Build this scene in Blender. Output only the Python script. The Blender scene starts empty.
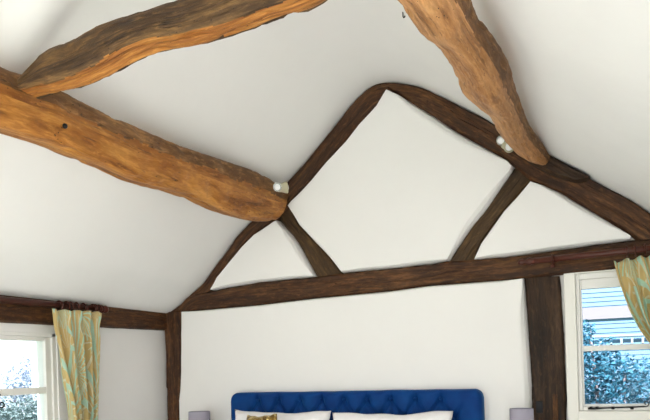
import bpy, bmesh, math, random
from mathutils import Vector, Matrix, noise
random.seed(7)
scene = bpy.context.scene
col = scene.collection
PI = math.pi

# ------------------------------------------------------------------ camera
F = 650.0; HY = 370.0; YAW = math.radians(23.0); ROLL = 0.03
CAM = Vector((0, 0, 1.45)); D = 3.7          # gable wall stands at y = D
fwd = Vector((-math.sin(YAW), math.cos(YAW), 0))
r0 = Vector((math.cos(YAW), math.sin(YAW), 0)); z0 = Vector((0, 0, 1))
R = r0 * math.cos(ROLL) - z0 * math.sin(ROLL)
U = z0 * math.cos(ROLL) + r0 * math.sin(ROLL)
cam = bpy.data.cameras.new('camera'); co = bpy.data.objects.new('camera', cam); col.objects.link(co)
m = Matrix((R, U, -fwd)).transposed().to_4x4(); m.translation = CAM
co.matrix_world = m
cam.sensor_width = 36; cam.lens = 36 * F / 650; cam.shift_y = (HY - 210) / 650; cam.clip_start = .02
scene.camera = co

def ray(px, py): return fwd + R * ((px - 325) / F) - U * ((py - HY) / F)
def atY(px, py, y=D): d = ray(px, py); return CAM + d * ((y - CAM.y) / d.y)
def atX(px, py, x): d = ray(px, py); return CAM + d * ((x - CAM.x) / d.x)
def atZ(px, py, z): d = ray(px, py); return CAM + d * ((z - CAM.z) / d.z)
WX = atY(164.5, 340).x                        # plane of the left side wall
RX = .62

# ------------------------------------------------------------------ materials
def mat(name, color=(.8, .8, .8), rough=.5, metal=0.0, **kw):
    mt = bpy.data.materials.new(name); mt.use_nodes = True
    b = mt.node_tree.nodes['Principled BSDF']
    b.inputs['Base Color'].default_value = (*color, 1); b.inputs['Roughness'].default_value = rough
    b.inputs['Metallic'].default_value = metal
    for k, v in kw.items(): b.inputs[k].default_value = v
    return mt
def NT(mt): nt = mt.node_tree; return nt, nt.nodes, nt.links, nt.nodes['Principled BSDF']
def nnoise(nt, vec, scale, detail=6, rough=.6, dist=0):
    n = nt.nodes.new('ShaderNodeTexNoise'); n.inputs['Scale'].default_value = scale
    n.inputs['Detail'].default_value = detail; n.inputs['Roughness'].default_value = rough
    n.inputs['Distortion'].default_value = dist
    nt.links.new(vec, n.inputs['Vector']); return n.outputs['Fac']
def ramp(nt, fac, stops):
    n = nt.nodes.new('ShaderNodeValToRGB'); e = n.color_ramp.elements
    while len(e) < len(stops): e.new(.5)
    for i, (p, c) in enumerate(stops):
        e[i].position = p; e[i].color = (*c, 1) if not isinstance(c, (int, float)) else (c, c, c, 1)
    nt.links.new(fac, n.inputs[0]); return n.outputs[0]
def math_(nt, op, a, b=None, c=None):
    n = nt.nodes.new('ShaderNodeMath'); n.operation = op
    for i, v in enumerate((a, b, c)):
        if v is None: continue
        if isinstance(v, (int, float)): n.inputs[i].default_value = v
        else: nt.links.new(v, n.inputs[i])
    return n.outputs[0]
def mix(nt, fac, a, b, mode='MIX'):
    n = nt.nodes.new('ShaderNodeMix'); n.data_type = 'RGBA'; n.blend_type = mode
    for s, v in ((0, fac), (6, a), (7, b)):
        if isinstance(v, (int, float)): n.inputs[s].default_value = v
        elif isinstance(v, tuple): n.inputs[s].default_value = (*v, 1)
        else: nt.links.new(v, n.inputs[s])
    return n.outputs[2]
def bump(nt, h, strength, dist, normal=None):
    n = nt.nodes.new('ShaderNodeBump'); n.inputs['Strength'].default_value = strength; n.inputs['Distance'].default_value = dist
    nt.links.new(h, n.inputs['Height'])
    if normal: nt.links.new(normal, n.inputs['Normal'])
    return n.outputs[0]
def mapping(nt, vec, sc, loc=(0, 0, 0)):
    n = nt.nodes.new('ShaderNodeMapping'); n.inputs['Scale'].default_value = sc; n.inputs['Location'].default_value = loc
    nt.links.new(vec, n.inputs['Vector']); return n.outputs[0]

def wood(name, dark, mid, light, seed=0, patch=None, patch_amt=.5, rough=.6, grain=30, bstr=.6, mott=1.0):
    """old timber: the UV map runs in metres, u along the grain"""
    mt = mat(name, mid, rough); nt, N, L, b = NT(mt)
    tc = nt.nodes.new('ShaderNodeTexCoord'); uv = tc.outputs['UV']; ob = tc.outputs['Object']
    g = nnoise(nt, mapping(nt, uv, (2.2, grain, 1), (seed, seed * 2, 0)), 1, 8, .68, .6)
    g2 = nnoise(nt, mapping(nt, uv, (6, grain * 3.5, 1), (seed, 0, 0)), 1, 4, .6)
    big = nnoise(nt, mapping(nt, uv, (2.6, 9, 1), (seed * 3, 1, 0)), 1, 4, .6, .8)
    c = ramp(nt, g, [(.36, dark), (.49, mid), (.63, light)])
    c = mix(nt, ramp(nt, g2, [(.42, .55 * mott), (.62, 0.0)]), c, dark)
    st_ = nnoise(nt, mapping(nt, uv, (.9, 5, 1), (seed * 7, 4, 0)), 1, 5, .6, 1.2)
    c = mix(nt, ramp(nt, st_, [(.5, 0.0), (.66, .6 * mott)]), c, tuple(x * .6 for x in dark))
    c = mix(nt, ramp(nt, st_, [(.34, .45), (.46, 0.0)]), c, tuple(min(1, x * 1.25) for x in light))
    if patch:
        c = mix(nt, math_(nt, 'MULTIPLY', ramp(nt, big, [(.45, 0.0), (.62, 1.0)]), patch_amt), c, patch)
    mo = nnoise(nt, mapping(nt, uv, (16, 55, 1), (seed, 9, 0)), 1, 5, .7, .4)
    c = mix(nt, ramp(nt, mo, [(.46, 0.0), (.64, .55 * mott)]), c, dark)
    c = mix(nt, ramp(nt, mo, [(.34, .45), (.46, 0.0)]), c, tuple(min(1, x * 1.2) for x in light))
    v = nt.nodes.new('ShaderNodeTexVoronoi'); v.inputs['Scale'].default_value = 1; v.inputs['Randomness'].default_value = 1
    L.new(mapping(nt, uv, (38, 60, 1)), v.inputs['Vector'])
    hole = math_(nt, 'LESS_THAN', v.outputs['Distance'], .13)
    hm = math_(nt, 'GREATER_THAN', nnoise(nt, uv, 7, 2), .56)
    hole = math_(nt, 'MULTIPLY', hole, hm)
    c = mix(nt, hole, c, (.02, .01, .005))
    crack = ramp(nt, nnoise(nt, mapping(nt, uv, (1.1, 24, 1), (seed * 5, 3, 0)), 1, 3, .5, 1.0), [(.485, 0.0), (.5, 1.0), (.515, 0.0)])
    ck = math_(nt, 'MULTIPLY', crack, math_(nt, 'GREATER_THAN', big, .52))
    c = mix(nt, math_(nt, 'MULTIPLY', ck, .7), c, tuple(x * .3 for x in dark))
    L.new(c, b.inputs['Base Color'])
    h = math_(nt, 'ADD', math_(nt, 'ADD', g, math_(nt, 'MULTIPLY', big, 1.0)), math_(nt, 'MULTIPLY', ck, -.6))
    L.new(bump(nt, h, bstr, .02), b.inputs['Normal'])
    b.inputs['Specular IOR Level'].default_value = .3
    return mt

M = {}
def plaster(name, color):
    mt = mat(name, color, .85); nt, N, L, b = NT(mt)
    ob = nt.nodes.new('ShaderNodeTexCoord').outputs['Object']
    a = nnoise(nt, ob, 2.0, 3, .5); f = nnoise(nt, ob, 35, 4, .6)
    L.new(bump(nt, math_(nt, 'ADD', math_(nt, 'MULTIPLY', a, 2.0), math_(nt, 'MULTIPLY', f, .06)), .35, .02), b.inputs['Normal'])
    cc = mix(nt, ramp(nt, nnoise(nt, ob, 1.3, 4), [(.35, 0.0), (.7, 1.0)]), color, tuple(x * .965 for x in color))
    L.new(cc, b.inputs['Base Color']); b.inputs['Specular IOR Level'].default_value = .2
    return mt
M['plaster'] = plaster('limewashed_plaster', (.81, .80, .79))
M['ceiling'] = plaster('ceiling_plaster', (.82, .815, .80))
M['dark'] = wood('dark_oak', (.020, .008, .004), (.080, .031, .011), (.18, .078, .027), 1, (.105, .040, .011), .5, grain=34)
M['darker'] = wood('blackened_oak', (.013, .007, .004), (.038, .019, .009), (.085, .044, .02), 2, (.05, .023, .011), .5, grain=34)
M['brace'] = wood('brown_oak', (.028, .014, .005), (.078, .040, .014), (.13, .070, .025), 3, (.06, .032, .011), .4, grain=20)
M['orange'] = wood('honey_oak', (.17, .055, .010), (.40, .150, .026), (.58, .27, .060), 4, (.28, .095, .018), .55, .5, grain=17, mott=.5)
M['orange2'] = wood('pale_honey_oak', (.20, .078, .022), (.48, .225, .080), (.63, .34, .14), 5, (.34, .15, .045), .5, .5, grain=15, mott=.45)
M['collar'] = wood('weathered_oak', (.028, .013, .005), (.092, .046, .016), (.22, .120, .042), 6, (.055, .027, .010), .7, .6, grain=17)
M['collar2'] = wood('brown_honey_oak', (.09, .038, .013), (.26, .12, .042), (.42, .22, .085), 9, (.15, .065, .022), .6, .6, grain=17)
M['redwood'] = wood('mahogany_pole', (.05, .012, .007), (.12, .032, .019), (.19, .06, .036), 8, rough=.3, bstr=.1)
M['paint'] = mat('white_window_paint', (.78, .77, .75), .4)
M['reveal'] = mat('window_casing_paint', (.80, .79, .745), .6)
M['iron'] = mat('black_iron', (.012, .012, .014), .45, .6)
M['chrome'] = mat('brushed_chrome', (.55, .55, .53), .25, 1)
M['cream'] = mat('cream_enamel', (.50, .47, .33), .4)
M['bulb'] = mat('frosted_bulb', (.9, .9, .92), .25)
M['white_cotton'] = mat('white_cotton', (.80, .78, .80), .9)
M['mattress'] = mat('mattress_ticking', (.75, .74, .72), .9)
M['bedframe'] = mat('bed_base_blue', (.01, .04, .14), .9)
M['lamp_base'] = mat('lamp_ceramic', (.55, .54, .55), .3)
M['table'] = mat('painted_bedside', (.7, .69, .66), .5)
M['trunk'] = mat('bark', (.28, .24, .26), .9)
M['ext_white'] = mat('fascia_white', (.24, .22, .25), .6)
M['gutter'] = mat('gutter_grey', (.30, .36, .42), .5)

# cotton weave for bed linen
for k, sc in (('white_cotton', 300),):
    nt, N, L, b = NT(M[k]); ob = nt.nodes.new('ShaderNodeTexCoord').outputs['Object']
    L.new(bump(nt, nnoise(nt, ob, 12, 4), .35, .02), b.inputs['Normal'])
    b.inputs['Sheen Weight'].default_value = .3

def velvet():
    mt = mat('blue_velvet', (.003, .05, .17), .7); nt, N, L, b = NT(mt)
    ob = nt.nodes.new('ShaderNodeTexCoord').outputs['Object']
    c = mix(nt, ramp(nt, nnoise(nt, ob, 9, 4), [(.3, 0.0), (.7, 1.0)]), (.001, .028, .15), (.002, .050, .21))
    L.new(c, b.inputs['Base Color'])
    b.inputs['Sheen Weight'].default_value = .3; b.inputs['Sheen Tint'].default_value = (.04, .32, .6, 1); b.inputs['Sheen Roughness'].default_value = .35
    b.inputs['Specular IOR Level'].default_value = .15
    return mt
M['velvet'] = velvet()

def sequins():
    mt = mat('gold_sequins', (.4, .26, .07), .35, .7); nt, N, L, b = NT(mt)
    ob = nt.nodes.new('ShaderNodeTexCoord').outputs['Object']
    v = nt.nodes.new('ShaderNodeTexVoronoi'); v.inputs['Scale'].default_value = 70; L.new(ob, v.inputs['Vector'])
    s = nt.nodes.new('ShaderNodeSeparateColor'); L.new(v.outputs['Color'], s.inputs[0])
    L.new(ramp(nt, s.outputs[0], [(.1, (.16, .09, .015)), (.6, (.45, .30, .08)), (.95, (.75, .62, .33))]), b.inputs['Base Color'])
    L.new(bump(nt, v.outputs['Distance'], .8, .01), b.inputs['Normal'])
    return mt
M['gold'] = sequins()

def shade_mat():
    mt = mat('lavender_shade', (.33, .31, .38), .85); nt, N, L, b = NT(mt)
    ob = nt.nodes.new('ShaderNodeTexCoord').outputs['Object']
    L.new(bump(nt, nnoise(nt, mapping(nt, ob, (60, 60, 400)), 1, 2), .2, .003), b.inputs['Normal'])
    return mt
M['shade'] = shade_mat()

def curtain_mat(name, gold, aqua, pale):
    mt = mat(name, gold, .85); nt, N, L, b = NT(mt)
    uv = nt.nodes.new('ShaderNodeTexCoord').outputs['UV']
    def fan(scale, loc, k, bend, thr, rot):
        mp = mapping(nt, uv, (scale, scale * .42, 1), loc)
        v = nt.nodes.new('ShaderNodeTexVoronoi'); v.voronoi_dimensions = '2D'; v.inputs['Scale'].default_value = 1
        v.inputs['Randomness'].default_value = .75
        L.new(mp, v.inputs['Vector'])
        d = nt.nodes.new('ShaderNodeVectorMath'); d.operation = 'SUBTRACT'
        L.new(mp, d.inputs[0]); L.new(v.outputs['Position'], d.inputs[1])
        s = nt.nodes.new('ShaderNodeSeparateXYZ'); L.new(d.outputs[0], s.inputs[0])
        yy = math_(nt, 'ADD', s.outputs[1], .42)
        ang = math_(nt, 'ARCTAN2', s.outputs[0], yy)
        rad = math_(nt, 'SQRT', math_(nt, 'ADD', math_(nt, 'POWER', s.outputs[0], 2), math_(nt, 'POWER', yy, 2)))
        # blades curve outwards as they climb
        a2 = math_(nt, 'MULTIPLY', ang, math_(nt, 'SUBTRACT', 1.5, math_(nt, 'MULTIPLY', rad, bend)))
        w = math_(nt, 'SINE', math_(nt, 'MULTIPLY', a2, k))
        on = math_(nt, 'GREATER_THAN', w, thr)
        return math_(nt, 'MULTIPLY', on, math_(nt, 'LESS_THAN', rad, .98))
    f1 = fan(4.6, (0, 0, 0), 21, .75, .50, 0); f2 = fan(7.5, (2.3, 1.7, 0), 13, .6, .80, 0)
    c = mix(nt, f2, gold, pale); c = mix(nt, f1, c, aqua)
    wv = nnoise(nt, mapping(nt, uv, (300, 300, 1)), 1, 2)
    c = mix(nt, math_(nt, 'MULTIPLY', wv, .25), c, tuple(x * .7 for x in gold))
    L.new(c, b.inputs['Base Color'])
    # woven cloth lets some daylight through
    tr = nt.nodes.new('ShaderNodeBsdfTranslucent'); L.new(c, tr.inputs['Color'])
    ms = nt.nodes.new('ShaderNodeMixShader'); ms.inputs[0].default_value = .3
    L.new(b.outputs[0], ms.inputs[1]); L.new(tr.outputs[0], ms.inputs[2])
    L.new(ms.outputs[0], N['Material Output'].inputs['Surface'])
    return mt
M['curtain'] = curtain_mat('gold_fabric_with_aqua_leaves', (.68, .52, .23), (.50, .75, .63), (.78, .74, .54))

def glass_mat():
    mt = bpy.data.materials.new('window_glass'); mt.use_nodes = True; nt = mt.node_tree; nt.nodes.clear()
    o = nt.nodes.new('ShaderNodeOutputMaterial'); t = nt.nodes.new('ShaderNodeBsdfTransparent'); g = nt.nodes.new('ShaderNodeBsdfGlossy')
    t.inputs[0].default_value = (.96, .98, 1, 1); g.inputs['Roughness'].default_value = .02
    fr = nt.nodes.new('ShaderNodeFresnel'); fr.inputs[0].default_value = 1.12
    x = nt.nodes.new('ShaderNodeMixShader'); nt.links.new(fr.outputs[0], x.inputs[0])
    nt.links.new(t.outputs[0], x.inputs[1]); nt.links.new(g.outputs[0], x.inputs[2]); nt.links.new(x.outputs[0], o.inputs[0])
    return mt
M['glass'] = glass_mat()

def leaf_mat(name, a, b_, c):
    mt = mat(name, a, .5); nt, N, L, b = NT(mt)
    ob = nt.nodes.new('ShaderNodeTexCoord').outputs['Object']
    L.new(ramp(nt, nnoise(nt, ob, 14, 3), [(.35, a), (.5, b_), (.68, c)]), b.inputs['Base Color'])
    return mt
M['leaf_teal'] = leaf_mat('blue_green_leaves', (.008, .065, .11), (.018, .14, .22), (.08, .27, .38))
M['leaf_grey'] = leaf_mat('grey_green_leaves', (.09, .14, .14), (.13, .19, .19), (.22, .29, .30))
M['leaf_frost'] = leaf_mat('frosted_leaves', (.36, .43, .55), (.42, .48, .60), (.50, .56, .66))
def siding_mat():
    mt = mat('pale_blue_weatherboard', (.17, .33, .52), .5); nt, N, L, b = NT(mt)
    ob = nt.nodes.new('ShaderNodeTexCoord').outputs['Object']
    c = mix(nt, nnoise(nt, mapping(nt, ob, (.6, 1, 9)), 1, 3), (.075, .19, .34), (.12, .24, .37))
    L.new(c, b.inputs['Base Color']); return mt
M['siding'] = siding_mat()
def floor_mat():
    mt = mat('oatmeal_carpet', (.78, .77, .75), .95); nt, N, L, b = NT(mt)
    ob = nt.nodes.new('ShaderNodeTexCoord').outputs['Object']
    L.new(bump(nt, nnoise(nt, ob, 200, 2), .5, .01), b.inputs['Normal']); return mt
M['carpet'] = floor_mat()
M['lawn'] = mat('lawn', (.12, .20, .08), .9)

# ------------------------------------------------------------------ object helpers
def link(name, bm, material, parent=None, smooth=False, kind=None):
    me = bpy.data.meshes.new(name); bmesh.ops.recalc_face_normals(bm, faces=bm.faces)
    bm.to_mesh(me); bm.free(); me.materials.append(material)
    if smooth:
        for p in me.polygons: p.use_smooth = True
    o = bpy.data.objects.new(name, me); col.objects.link(o)
    if parent: o.parent = parent; o.matrix_parent_inverse = Matrix.Translation(-parent.location)
    if kind: o['kind'] = kind
    return o
def tag(o, label, cat, group=None):
    o['label'] = label; o['category'] = cat
    if group: o['group'] = group
    return o
def empty(name, loc, label, cat, group=None):
    o = bpy.data.objects.new(name, None); o.location = loc; o.empty_display_size = .1; col.objects.link(o)
    return tag(o, label, cat, group)
def box(bm, a, b, bev=0):
    c = [(a[i] + b[i]) / 2 for i in range(3)]; s = [abs(b[i] - a[i]) for i in range(3)]
    r = bmesh.ops.create_cube(bm, size=1, matrix=Matrix.Translation(c) @ Matrix.Diagonal((*s, 1)))
    if bev:
        es = list({e for v in r['verts'] for e in v.link_edges})
        bmesh.ops.bevel(bm, geom=es, offset=bev, segments=2, affect='EDGES', profile=.5)
def tube(bm, pts, r, n=10, cap=True):
    """round tube through pts; r a number or one per point"""
    pts = [Vector(p) for p in pts]; rs = r if isinstance(r, (list, tuple)) else [r] * len(pts)
    ref = None; rings = []
    for i, p in enumerate(pts):
        t = (pts[min(i + 1, len(pts) - 1)] - pts[max(i - 1, 0)]).normalized()
        if ref is None: ref = t.orthogonal().normalized()
        ref = (ref - t * ref.dot(t)).normalized(); s = t.cross(ref)
        rings.append([bm.verts.new(p + (ref * math.cos(2 * PI * k / n) + s * math.sin(2 * PI * k / n)) * rs[i]) for k in range(n)])
    for a, b in zip(rings, rings[1:]):
        for k in range(n): bm.faces.new((a[k], a[(k + 1) % n], b[(k + 1) % n], b[k]))
    if cap: bm.faces.new(rings[0][::-1]); bm.faces.new(rings[-1])
def lathe(bm, prof, M4=Matrix(), n=28):
    rings = []
    for (r, z) in prof:
        rings.append([bm.verts.new(M4 @ Vector((r * math.cos(2 * PI * k / n), r * math.sin(2 * PI * k / n), z))) for k in range(n)] if r > 1e-6 else [bm.verts.new(M4 @ Vector((0, 0, z)))])
    for a, b in zip(rings, rings[1:]):
        for k in range(n):
            k2 = (k + 1) % n
            if len(a) == 1 and len(b) == 1: continue
            if len(a) == 1: bm.faces.new((a[0], b[k], b[k2]))
            elif len(b) == 1: bm.faces.new((a[k], a[k2], b[0]))
            else: bm.faces.new((a[k], a[k2], b[k2], b[k]))
def ease(ob, seed):  # smooth shading by angle
    me = ob.data
    for p in me.polygons: p.use_smooth = True
    me.set_sharp_from_angle(angle=math.radians(seed))

def smooth_line(pts, step=.02):
    """catmull-rom through points, resampled"""
    P = [pts[0] * 2 - pts[1]] + list(pts) + [pts[-1] * 2 - pts[-2]]
    out = []
    for i in range(1, len(P) - 2):
        L_ = (P[i + 1] - P[i]).length; n = max(1, int(L_ / step))
        for k in range(n):
            t = k / n; a, b, c, d = P[i - 1], P[i], P[i + 1], P[i + 2]
            out.append(.5 * ((2 * b) + (c - a) * t + (2 * a - 5 * b + 4 * c - d) * t * t + (3 * b - a - 3 * c + d) * t ** 3))
    out.append(P[-2]); return out

# timber traced on the gable: a board with wavering edges, real thickness, uv along the grain
def gable_timber(name, side_a, side_b, front, back, material, label, cat, rag=.004, seed=0, arris=.014, y_of=None):
    A = smooth_line([atY(*p) for p in side_a]); B = smooth_line([atY(*p) for p in side_b])
    n = max(len(A), len(B), 8)
    def res(Lp):
        cum = [0]
        for p, q in zip(Lp, Lp[1:]): cum.append(cum[-1] + (q - p).length)
        out = []; j = 0
        for k in range(n):
            s = cum[-1] * k / (n - 1)
            while j < len(cum) - 2 and cum[j + 1] < s: j += 1
            f = (s - cum[j]) / max(1e-9, cum[j + 1] - cum[j]); out.append(Lp[j].lerp(Lp[j + 1], min(1, f)))
        return out, cum[-1]
    A, la = res(A); B, lb = res(B); Lh = max(la, lb)
    NW = 12
    bm = bmesh.new(); uvl = bm.loops.layers.uv.new('UVMap'); grid = []; uvv = {}
    off = seed * 3.7
    for i in range(n):
        u = Lh * i / (n - 1)
        a = A[i].copy(); b = B[i].copy()
        w = (b - a); wl = w.length; wd = w.normalized()
        na = noise.noise(Vector((u * 9, off, 0))) * rag + noise.noise(Vector((u * 34, off, 5))) * rag * .5
        nb = noise.noise(Vector((u * 9, off + 9, 0))) * rag + noise.noise(Vector((u * 34, off + 9, 5))) * rag * .5
        a += wd * na; b += wd * nb
        row = []
        prof = [(0, back)] + [(0, front + arris)]
        for k in range(NW + 1): prof.append((k / NW, None))
        prof += [(1, front + arris), (1, back)]
        for (t, yy) in prof:
            if yy is None:
                tt = arris * .8 / max(wl, .03); t2 = tt + (1 - 2 * tt) * t
                p = a.lerp(b, t2)
                h = noise.noise(Vector((u * 3, t * wl * 22, off))) * .005 + noise.noise(Vector((u * 12, t * wl * 60, off))) * .002
                p.y = front + h; t = t2
            else:
                p = a.lerp(b, t); p.y = yy
            if y_of: p.y += y_of(i / (n - 1))
            v = bm.verts.new(p); row.append(v); uvv[v] = (u + off, t * wl + (.0 if yy is None or yy < back else (.1 if t > .5 else -.1)))
        grid.append(row)
    for r1, r2 in zip(grid, grid[1:]):
        for k in range(len(r1) - 1): bm.faces.new((r1[k], r1[k + 1], r2[k + 1], r2[k]))
        bm.faces.new((r1[-1], r1[0], r2[0], r2[-1]))
    bm.faces.new(grid[0]); bm.faces.new(grid[-1][::-1])
    for f in bm.faces:
        for l in f.loops: l[uvl].uv = uvv[l.vert]
    o = link(name, bm, material); ease(o, 50)
    return tag(o, label, cat)

# free standing timber: superelliptic section swept along a line
def swept_timber(name, stations, material, label, cat, roll=0, seed=0, rag=.006, expo=3.2, group=None, worn=None, shear=0):
    """stations: (point, half height, half width)"""
    V5 = [Vector((*s[0], s[1], s[2])) for s in stations]
    pts = smooth_line([Vector(v) for v in V5], .018)
    n = 96; bm = bmesh.new(); uvl = bm.loops.layers.uv.new('UVMap'); rings = []; uvv = {}; u = 0; off = seed * 5.3
    N_ = len(pts)
    for i, q in enumerate(pts):
        p = Vector(q[:3]); h, w = q[3], q[4]
        t = (Vector(pts[min(i + 1, N_ - 1)][:3]) - Vector(pts[max(i - 1, 0)][:3])).normalized()
        if i: u += (p - Vector(pts[i - 1][:3])).length
        rl = roll(i / (N_ - 1)) if callable(roll) else roll
        up = (z0 - t * z0.dot(t)).normalized(); side = t.cross(up)
        up2 = up * math.cos(rl) + side * math.sin(rl); side2 = side * math.cos(rl) - up * math.sin(rl)
        ring = []
        for k in range(n):
            a = 2 * PI * k / n; c, s = math.cos(a), math.sin(a)
            rr = (abs(c) ** expo + abs(s) ** expo) ** (-1 / expo)
            x, y = c * rr, s * rr
            corner = min(1, abs(c * s) * 2.2)
            chip = max(0, noise.noise(Vector((u * 11, x * 2 + off, y * 2))) - .12) * corner
            dn = noise.noise(Vector((u * 3.2, x * 1.1 + off, y * 1.1))) * rag * 1.1 - chip * rag * 4.5 + noise.noise(Vector((u * 22, x * 3 + off, y * 3))) * rag * .4 + noise.noise(Vector((u * 55, x * 9 + off, y * 9))) * rag * .3
            d = (side2 * x * w + up2 * y * h); L_ = d.length
            v = bm.verts.new(p + d * (1 + dn / max(L_, .01)) + t * (shear * y * max(0, 1 - (N_ - 1 - i) / 5))); ring.append(v); uvv[v] = (u + off, k)
        rings.append((ring, u, (h + w) * .5))
    for (r1, u1, s1), (r2, u2, s2) in zip(rings, rings[1:]):
        for k in range(n):
            f = bm.faces.new((r1[k], r1[(k + 1) % n], r2[(k + 1) % n], r2[k]))
            cir = 8 * .09
            for l, (uu, kk) in zip(f.loops, ((u1, k), (u1, k + 1), (u2, k + 1), (u2, k))):
                l[uvl].uv = (uu + off, kk / n * cir)
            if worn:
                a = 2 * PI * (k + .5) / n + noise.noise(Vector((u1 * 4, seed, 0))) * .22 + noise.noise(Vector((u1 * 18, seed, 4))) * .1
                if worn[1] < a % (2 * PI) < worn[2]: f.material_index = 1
    for ring, fl in ((rings[0][0], 1), (rings[-1][0], 0)):
        f = bm.faces.new(ring if fl else ring[::-1])
        for l in f.loops: c_ = l.vert.co; l[uvl].uv = (c_.x + c_.z * .2, c_.z)
    o = link(name, bm, material); ease(o, 60)
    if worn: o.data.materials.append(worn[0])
    return tag(o, label, cat, group)

# ------------------------------------------------------------------ the room shell
# roof line follows the outer edge of the two bent rafters of the gable
outL = [(174, 311), (191, 295), (203, 284), (213, 270), (225, 254), (237, 237), (253, 220), (270, 202), (287, 183), (310, 157), (330, 132), (350, 107), (367, 90), (380, 84), (390, 82.5)]
outR = [(390, 82.5), (400, 83), (419, 87), (437, 95), (456, 104), (477, 115), (493, 124), (520, 140), (550, 158), (570, 168), (590, 178), (610, 190), (630, 200), (650, 213), (690, 239)]
prof = [Vector((WX - .02, 0, atY(174, 311).z - .03))] + [atY(*p) for p in outL] + [atY(*p) for p in outR[1:]]
for p in prof: p.y = 0
last = prof[-1]; prof.append(Vector((RX + .02, 0, last.z - (RX + .02 - last.x) * .75)))
prof = smooth_line(prof, .03)
Y0, Y1 = -1.7, D + .12
def ridge_bump(x, y):   # plastered-over rafter standing a little out of the slope, above the collar
    d = abs(y - 1.66 - .0 * x)
    return .05 * max(0, 1 - (d / .11) ** 2) if d < .11 else 0
ceil_bm = bmesh.new(); NY = 150; low = []; high = []
for j in range(NY + 1):
    y = Y0 + (Y1 - Y0) * j / NY; rl = []; rh = []
    for i, p in enumerate(prof):
        a = prof[max(i - 1, 0)]; b = prof[min(i + 1, len(prof) - 1)]; t = (b - a).normalized()
        nrm = Vector((-t.z, 0, t.x))                      # outwards (up)
        near = min(1, max(0, (D - .25 - y) / .5))
        s = (noise.noise(Vector((p.x * .9, y * .9, 3.1))) * .016) * near
        edge = min(1, max(0, (p.x - WX - .1) / .2))
        s += (.004 - ridge_bump(p.x, y) * (1 if p.x < -.9 else 0) * edge)
        q = p + nrm * s; q.y = y
        rl.append(ceil_bm.verts.new(q)); q2 = p + nrm * .16; q2.y = y; rh.append(ceil_bm.verts.new(q2))
    low.append(rl); high.append(rh)
for g in (low, high):
    for r1, r2 in zip(g, g[1:]):
        for k in range(len(r1) - 1): ceil_bm.faces.new((r1[k], r1[k + 1], r2[k + 1], r2[k]))
for e in (0, -1):
    for a, b in zip(low, low[1:]): pass
    for k in range(len(prof) - 1): ceil_bm.faces.new((low[e][k], low[e][k + 1], high[e][k + 1], high[e][k]))
    for j in range(NY): ceil_bm.faces.new((low[j][e], low[j + 1][e], high[j + 1][e], high[j][e]))
link('ceiling', ceil_bm, M['ceiling'], smooth=True, kind='structure')
bm = bmesh.new(); box(bm, (WX - .2, Y0, -.1), (RX + .2, D + .2, 0)); link('floor', bm, M['carpet'], kind='structure')

# left side wall with its window opening
wl = {}
p = atX(57, 335, WX); LW_y1 = p.y; LW_z1 = atX(0, 331, WX).z; LW_y0 = 1.45; LW_z0 = 1.02
bm = bmesh.new(); zt = 2.0; T = .16
box(bm, (WX - T, Y0, 0), (WX, LW_y0, zt)); box(bm, (WX - T, LW_y1, 0), (WX, D + .2, zt))
box(bm, (WX - T, LW_y0, 0), (WX, LW_y1, LW_z0)); box(bm, (WX - T, LW_y0, LW_z1), (WX, LW_y1, zt))
link('wall_left', bm, M['plaster'], kind='structure')
bm = bmesh.new(); box(bm, (RX, Y0, 0), (RX + T, D + .2, 2.05)); link('wall_right', bm, M['plaster'], kind='structure')

# gable wall: solid backing with window opening, and proud plaster panels between the timbers
a = atY(575, 276); GW_x0 = a.x; GW_z1 = atY(600, 272).z; GW_x1 = GW_x0 + .60; GW_z0 = atY(600, 411).z
bm = bmesh.new(); yb = D + .03
apex = atY(390, 82)
def wallbox(x0, x1, z0_, z1_): box(bm, (x0, yb, z0_), (x1, yb + .14, z1_))
wallbox(WX - T, GW_x0, 0, 2.0); wallbox(GW_x1, RX + T, 0, 2.0); wallbox(GW_x0, GW_x1, 0, GW_z0); wallbox(GW_x0, GW_x1, GW_z1, 2.0)
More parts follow.
